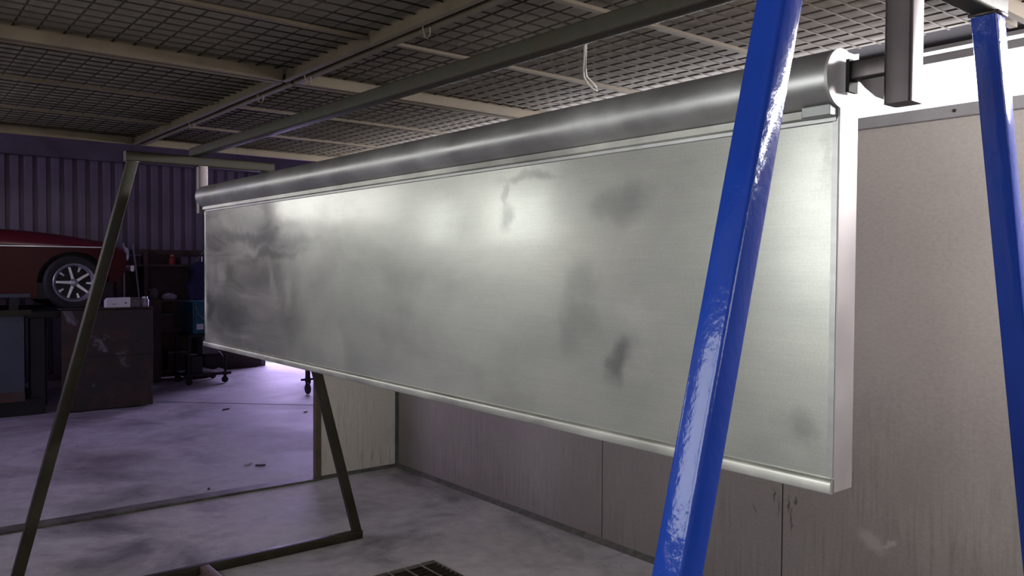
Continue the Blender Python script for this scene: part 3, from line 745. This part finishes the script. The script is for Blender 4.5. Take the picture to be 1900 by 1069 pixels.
# things on the shelves
def crumple(name, c, s, mat, label, cat, seed, group=None):
    random.seed(seed); bm = bmesh.new(); bmesh.ops.create_icosphere(bm, subdivisions=3, radius=1)
    for v in bm.verts:
        n = math.sin(v.co.x * 5 + seed) * math.cos(v.co.y * 6 + 2 * seed) * math.sin(v.co.z * 7)
        v.co *= 1 + .22 * n + random.uniform(-.06, .06)
        v.co.z = max(v.co.z, -.72)
        v.co = Vector((c[0] + v.co.x * s[0], c[1] + v.co.y * s[1], c[2] + (v.co.z + .72) * s[2]))
    return tag(obj(name, bm, mat), label, cat, group)
crumple('rag', (3.52, 12.18, 1.15), (.10, .07, .055), 'skin', 'pale crumpled rag on the dark shelf left of the teal machine', 'rag', 3)
crumple('rag', (3.30, 12.18, 1.15), (.07, .06, .10), 'fascia', 'dull crumpled cloth heaped left of the pale rag on the shelf', 'rag', 5)
bt = thing('spray_can', (3.56, 12.18, 1.65), 'small red can with orange cap on the top shelf', 'can')
S(obj('can_body', lathe([(.0, 0), (.05, 0), (.05, .09), (.02, .11), (0, .11)], (3.56, 12.18, 1.65), 'z', 20), 'red', bt, True))
S(obj('cap', lathe([(.0, 0), (.025, 0), (.022, .03), (0, .032)], (3.56, 12.18, 1.7605), 'z', 16), 'amber', bt, True))
jc = thing('hanging_jacket', (3.72, 11.45, .95), 'dark navy work jacket hanging over the teal machine beside the steel screen', 'jacket')
bm = prism([(3.58, 1.17), (3.56, 1.45), (3.62, 1.66), (3.70, 1.70), (3.80, 1.68), (3.92, 1.60), (3.98, 1.30), (3.96, 1.16), (3.80, 1.19), (3.70, 1.16)], 'y', 11.42, 11.50)
obj('cloth', bm, 'navy', jc, bevel=.015)
obj('sleeve', tube([(3.60, 11.44, 1.60), (3.57, 11.42, 1.35), (3.58, 11.42, 1.17)], [.05, .045, .04], 10), 'navy', jc, True)
obj('hook', tube([(3.74, 11.46, 1.68), (3.74, 11.46, 1.76)], .006, 6), 'chrome', jc)
def crate(x, w_, z, h, mat, label, name='storage_crate'):
    c = thing(name, (x, 12.2, z), label, 'crate', 'crates and tins on the dark shelving')
    bm = bmesh.new(); t_ = .012; y0, y1 = 12.10, 12.33
    for a in ((x - w_, x + w_, y0, y0 + t_, z, z + h), (x - w_, x + w_, y1 - t_, y1, z, z + h), (x - w_, x - w_ + t_, y0 + t_, y1 - t_, z, z + h), (x + w_ - t_, x + w_, y0 + t_, y1 - t_, z, z + h), (x - w_ + t_, x + w_ - t_, y0 + t_, y1 - t_, z, z + t_)): add_box(bm, *a)
    obj('crate_body', bm, mat, c); obj('crate_rim', box(x - w_ - .006, x + w_ + .006, y0 - .007, y0 - .001, z + h - .025, z + h), 'fascia', c)
crate(3.00, .12, 1.65, .14, 'cabinet', 'brown crate at the left end of the top shelf')
crate(3.80, .13, 1.65, .11, 'fascia', 'dull grey crate on the top shelf right of the red can')
crate(3.40, .15, .73, .22, 'brown', 'brown crate on the lower middle shelf')
crate(3.62, .14, .15, .26, 'cabinet', 'dark rusty crate on the bottom shelf')
# cables dangling beside the panel
for k, (pts, lab) in enumerate((([(4.02, 12.02, 1.98), (3.96, 12.02, 1.85), (3.87, 12.02, 1.74), (3.83, 12.02, 1.64), (3.76, 12.02, 1.55)], 'thin grey cable drooping from the wall purlin behind the navy jacket'),
                                ([(3.62, 11.37, 1.10), (3.66, 11.36, .98), (3.76, 11.36, .88), (3.82, 11.36, .84)], 'thin pale cable slanting down across the front of the teal machine'))):
    tag(obj('cable', tube(pts, .005, 6), 'rope', None, True), lab, 'cable')
# teal machine on a wheeled trolley
mc = thing('welding_trolley', (3.85, 11.5, 0), 'black wheeled trolley carrying a teal welding machine, half hidden by the steel screen', 'trolley')
obj('machine_case', box(3.60, 4.02, 11.40, 11.95, .70, 1.14), 'teal', mc, bevel=.012)
S(obj('pole', bar((3.74, 11.975, .16), (3.74, 11.975, 1.79), .03, .03, up=(0, 1, 0), r=.004), 'black', mc))
obj('support_arm', bar((3.74, 11.975, 1.775), (3.74, 11.44, 1.775), .02, .02, r=.003), 'black', mc)
obj('machine_front', box(3.62, 4.00, 11.385, 11.40, .76, 1.10), 'teal', mc)
obj('white_sticker', box(3.645, 3.735, 11.380, 11.385, .762, .84), 'white', mc)
obj('white_sticker', box(3.77, 3.83, 11.380, 11.385, .79, .82), 'white', mc)
obj('grey_box', box(3.72, 3.95, 11.38, 11.6, .42, .69), 'fascia', mc, bevel=.01)
obj('tray', box(3.50, 4.12, 11.38, 12.0, .12, .16), 'black', mc, bevel=.005)
obj('upper_tray', box(3.56, 4.06, 11.38, 12.0, .66, .70), 'black', mc)
for x in (3.55, 4.05):
    for y in (11.42, 11.96): obj('upright', bar((x, y, .16), (x, y, .69), .03, .03, up=(0, 1, 0), r=.004), 'black', mc)
obj('reel_body', lathe([(.0, 0), (.13, 0), (.14, .03), (.10, .05), (.10, .16), (.14, .18), (.13, .21), (0, .21)], (3.90, 11.45, .33), 'y', 24), 'black', mc, True)
obj('battery', box(3.58, 3.74, 11.42, 11.7, .16, .40), 'black', mc, bevel=.01)
def castor(x, y, parent, r=.06, z0=0, sx=1):
    obj('castor_wheel', lathe([(.0, -.016), (r * .9, -.016), (r, -.010), (r, .010), (r * .9, .016), (.0, .016)], (x, y, z0 + r), 'x' if sx else 'y', 24), 'black', parent, True)
    a = (.024 if sx else .0); 
    bm = bmesh.new()
    for s in (-1, 1):
        if sx: add_box(bm, x + s * .022 - .003, x + s * .022 + .003, y - .014, y + .014, z0 + r - .01, z0 + 2 * r + .02)
        else: add_box(bm, x - .014, x + .014, y + s * .022 - .003, y + s * .022 + .003, z0 + r - .01, z0 + 2 * r + .02)
    add_box(bm, x - .026, x + .026, y - .026, y + .026, z0 + 2 * r + .02, z0 + 2 * r + .028)
    obj('castor_fork', bm, 'dark_steel', parent)
for x in (3.56, 4.05):
    for y in (11.44, 11.94): castor(x, y, mc, .045, 0, 0)
# tall wheeled stand whose foot shows under the panel
ws = thing('wheeled_stand', (4.52, 9.77, 0), 'black castor foot and post of a stand showing under the steel screen', 'stand')
castor(4.52, 9.77, ws, .07, 0, 1)
S(obj('post', bar((4.52, 9.77, .168), (4.52, 9.77, 1.15), .05, .05, up=(0, 1, 0), r=.006), 'black', ws))
obj('side_knob', tube([(4.43, 9.77, .19), (4.61, 9.77, .19)], .014, 8), 'black', ws, True)
for x, y in ((5.2, 9.77), (4.86, 10.5)):
    castor(x, y, ws, .07, 0, 1)
    S(obj('post', bar((x, y, .168), (x, y, 1.15), .05, .05, up=(0, 1, 0), r=.006), 'black', ws))
obj('tray', prism([(4.46, 9.72), (5.26, 9.72), (4.88, 10.56), (4.84, 10.56)], 'z', 1.15, 1.18), 'dark_steel', ws)
# low dark boards leaning at the foot of the far wall
tag(obj('wall_board', box(4.15, 5.1, 12.90, 12.96, 0, .42), 'cabinet'), 'low dark brown board leaning at the foot of the corrugated wall', 'board')

# scraps on the workshop floor
def scrap(x, y, s, a, mat, label):
    bm = bmesh.new(); pts = [(-1, -.35), (-.3, -.5), (.6, -.3), (1, .1), (.4, .45), (-.5, .3)]
    c, q = math.cos(a), math.sin(a)
    add_prism(bm, [(x + s * (u * c - v * q), y + s * (u * q + v * c)) for u, v in pts], 'z', -.003, .008)
    return tag(obj('floor_scrap', bm, mat), label, 'scrap', 'scraps lying on the workshop floor')
scrap(2.53, 6.62, .045, .3, 'skin', 'torn pale scrap with a dark curl on the violet workshop floor')
scrap(2.60, 6.52, .040, -.7, 'black', 'dark curled scrap just right of the torn pale scrap')
scrap(2.02, 6.05, .018, .9, 'black', 'tiny dark chip by the booth threshold')
scrap(3.95, 8.6, .03, .2, 'skin', 'small pale chip on the violet floor near the castor foot')
scrap(3.3, 9.3, .05, .1, 'black', 'dark flake on the violet floor in front of the trolley')
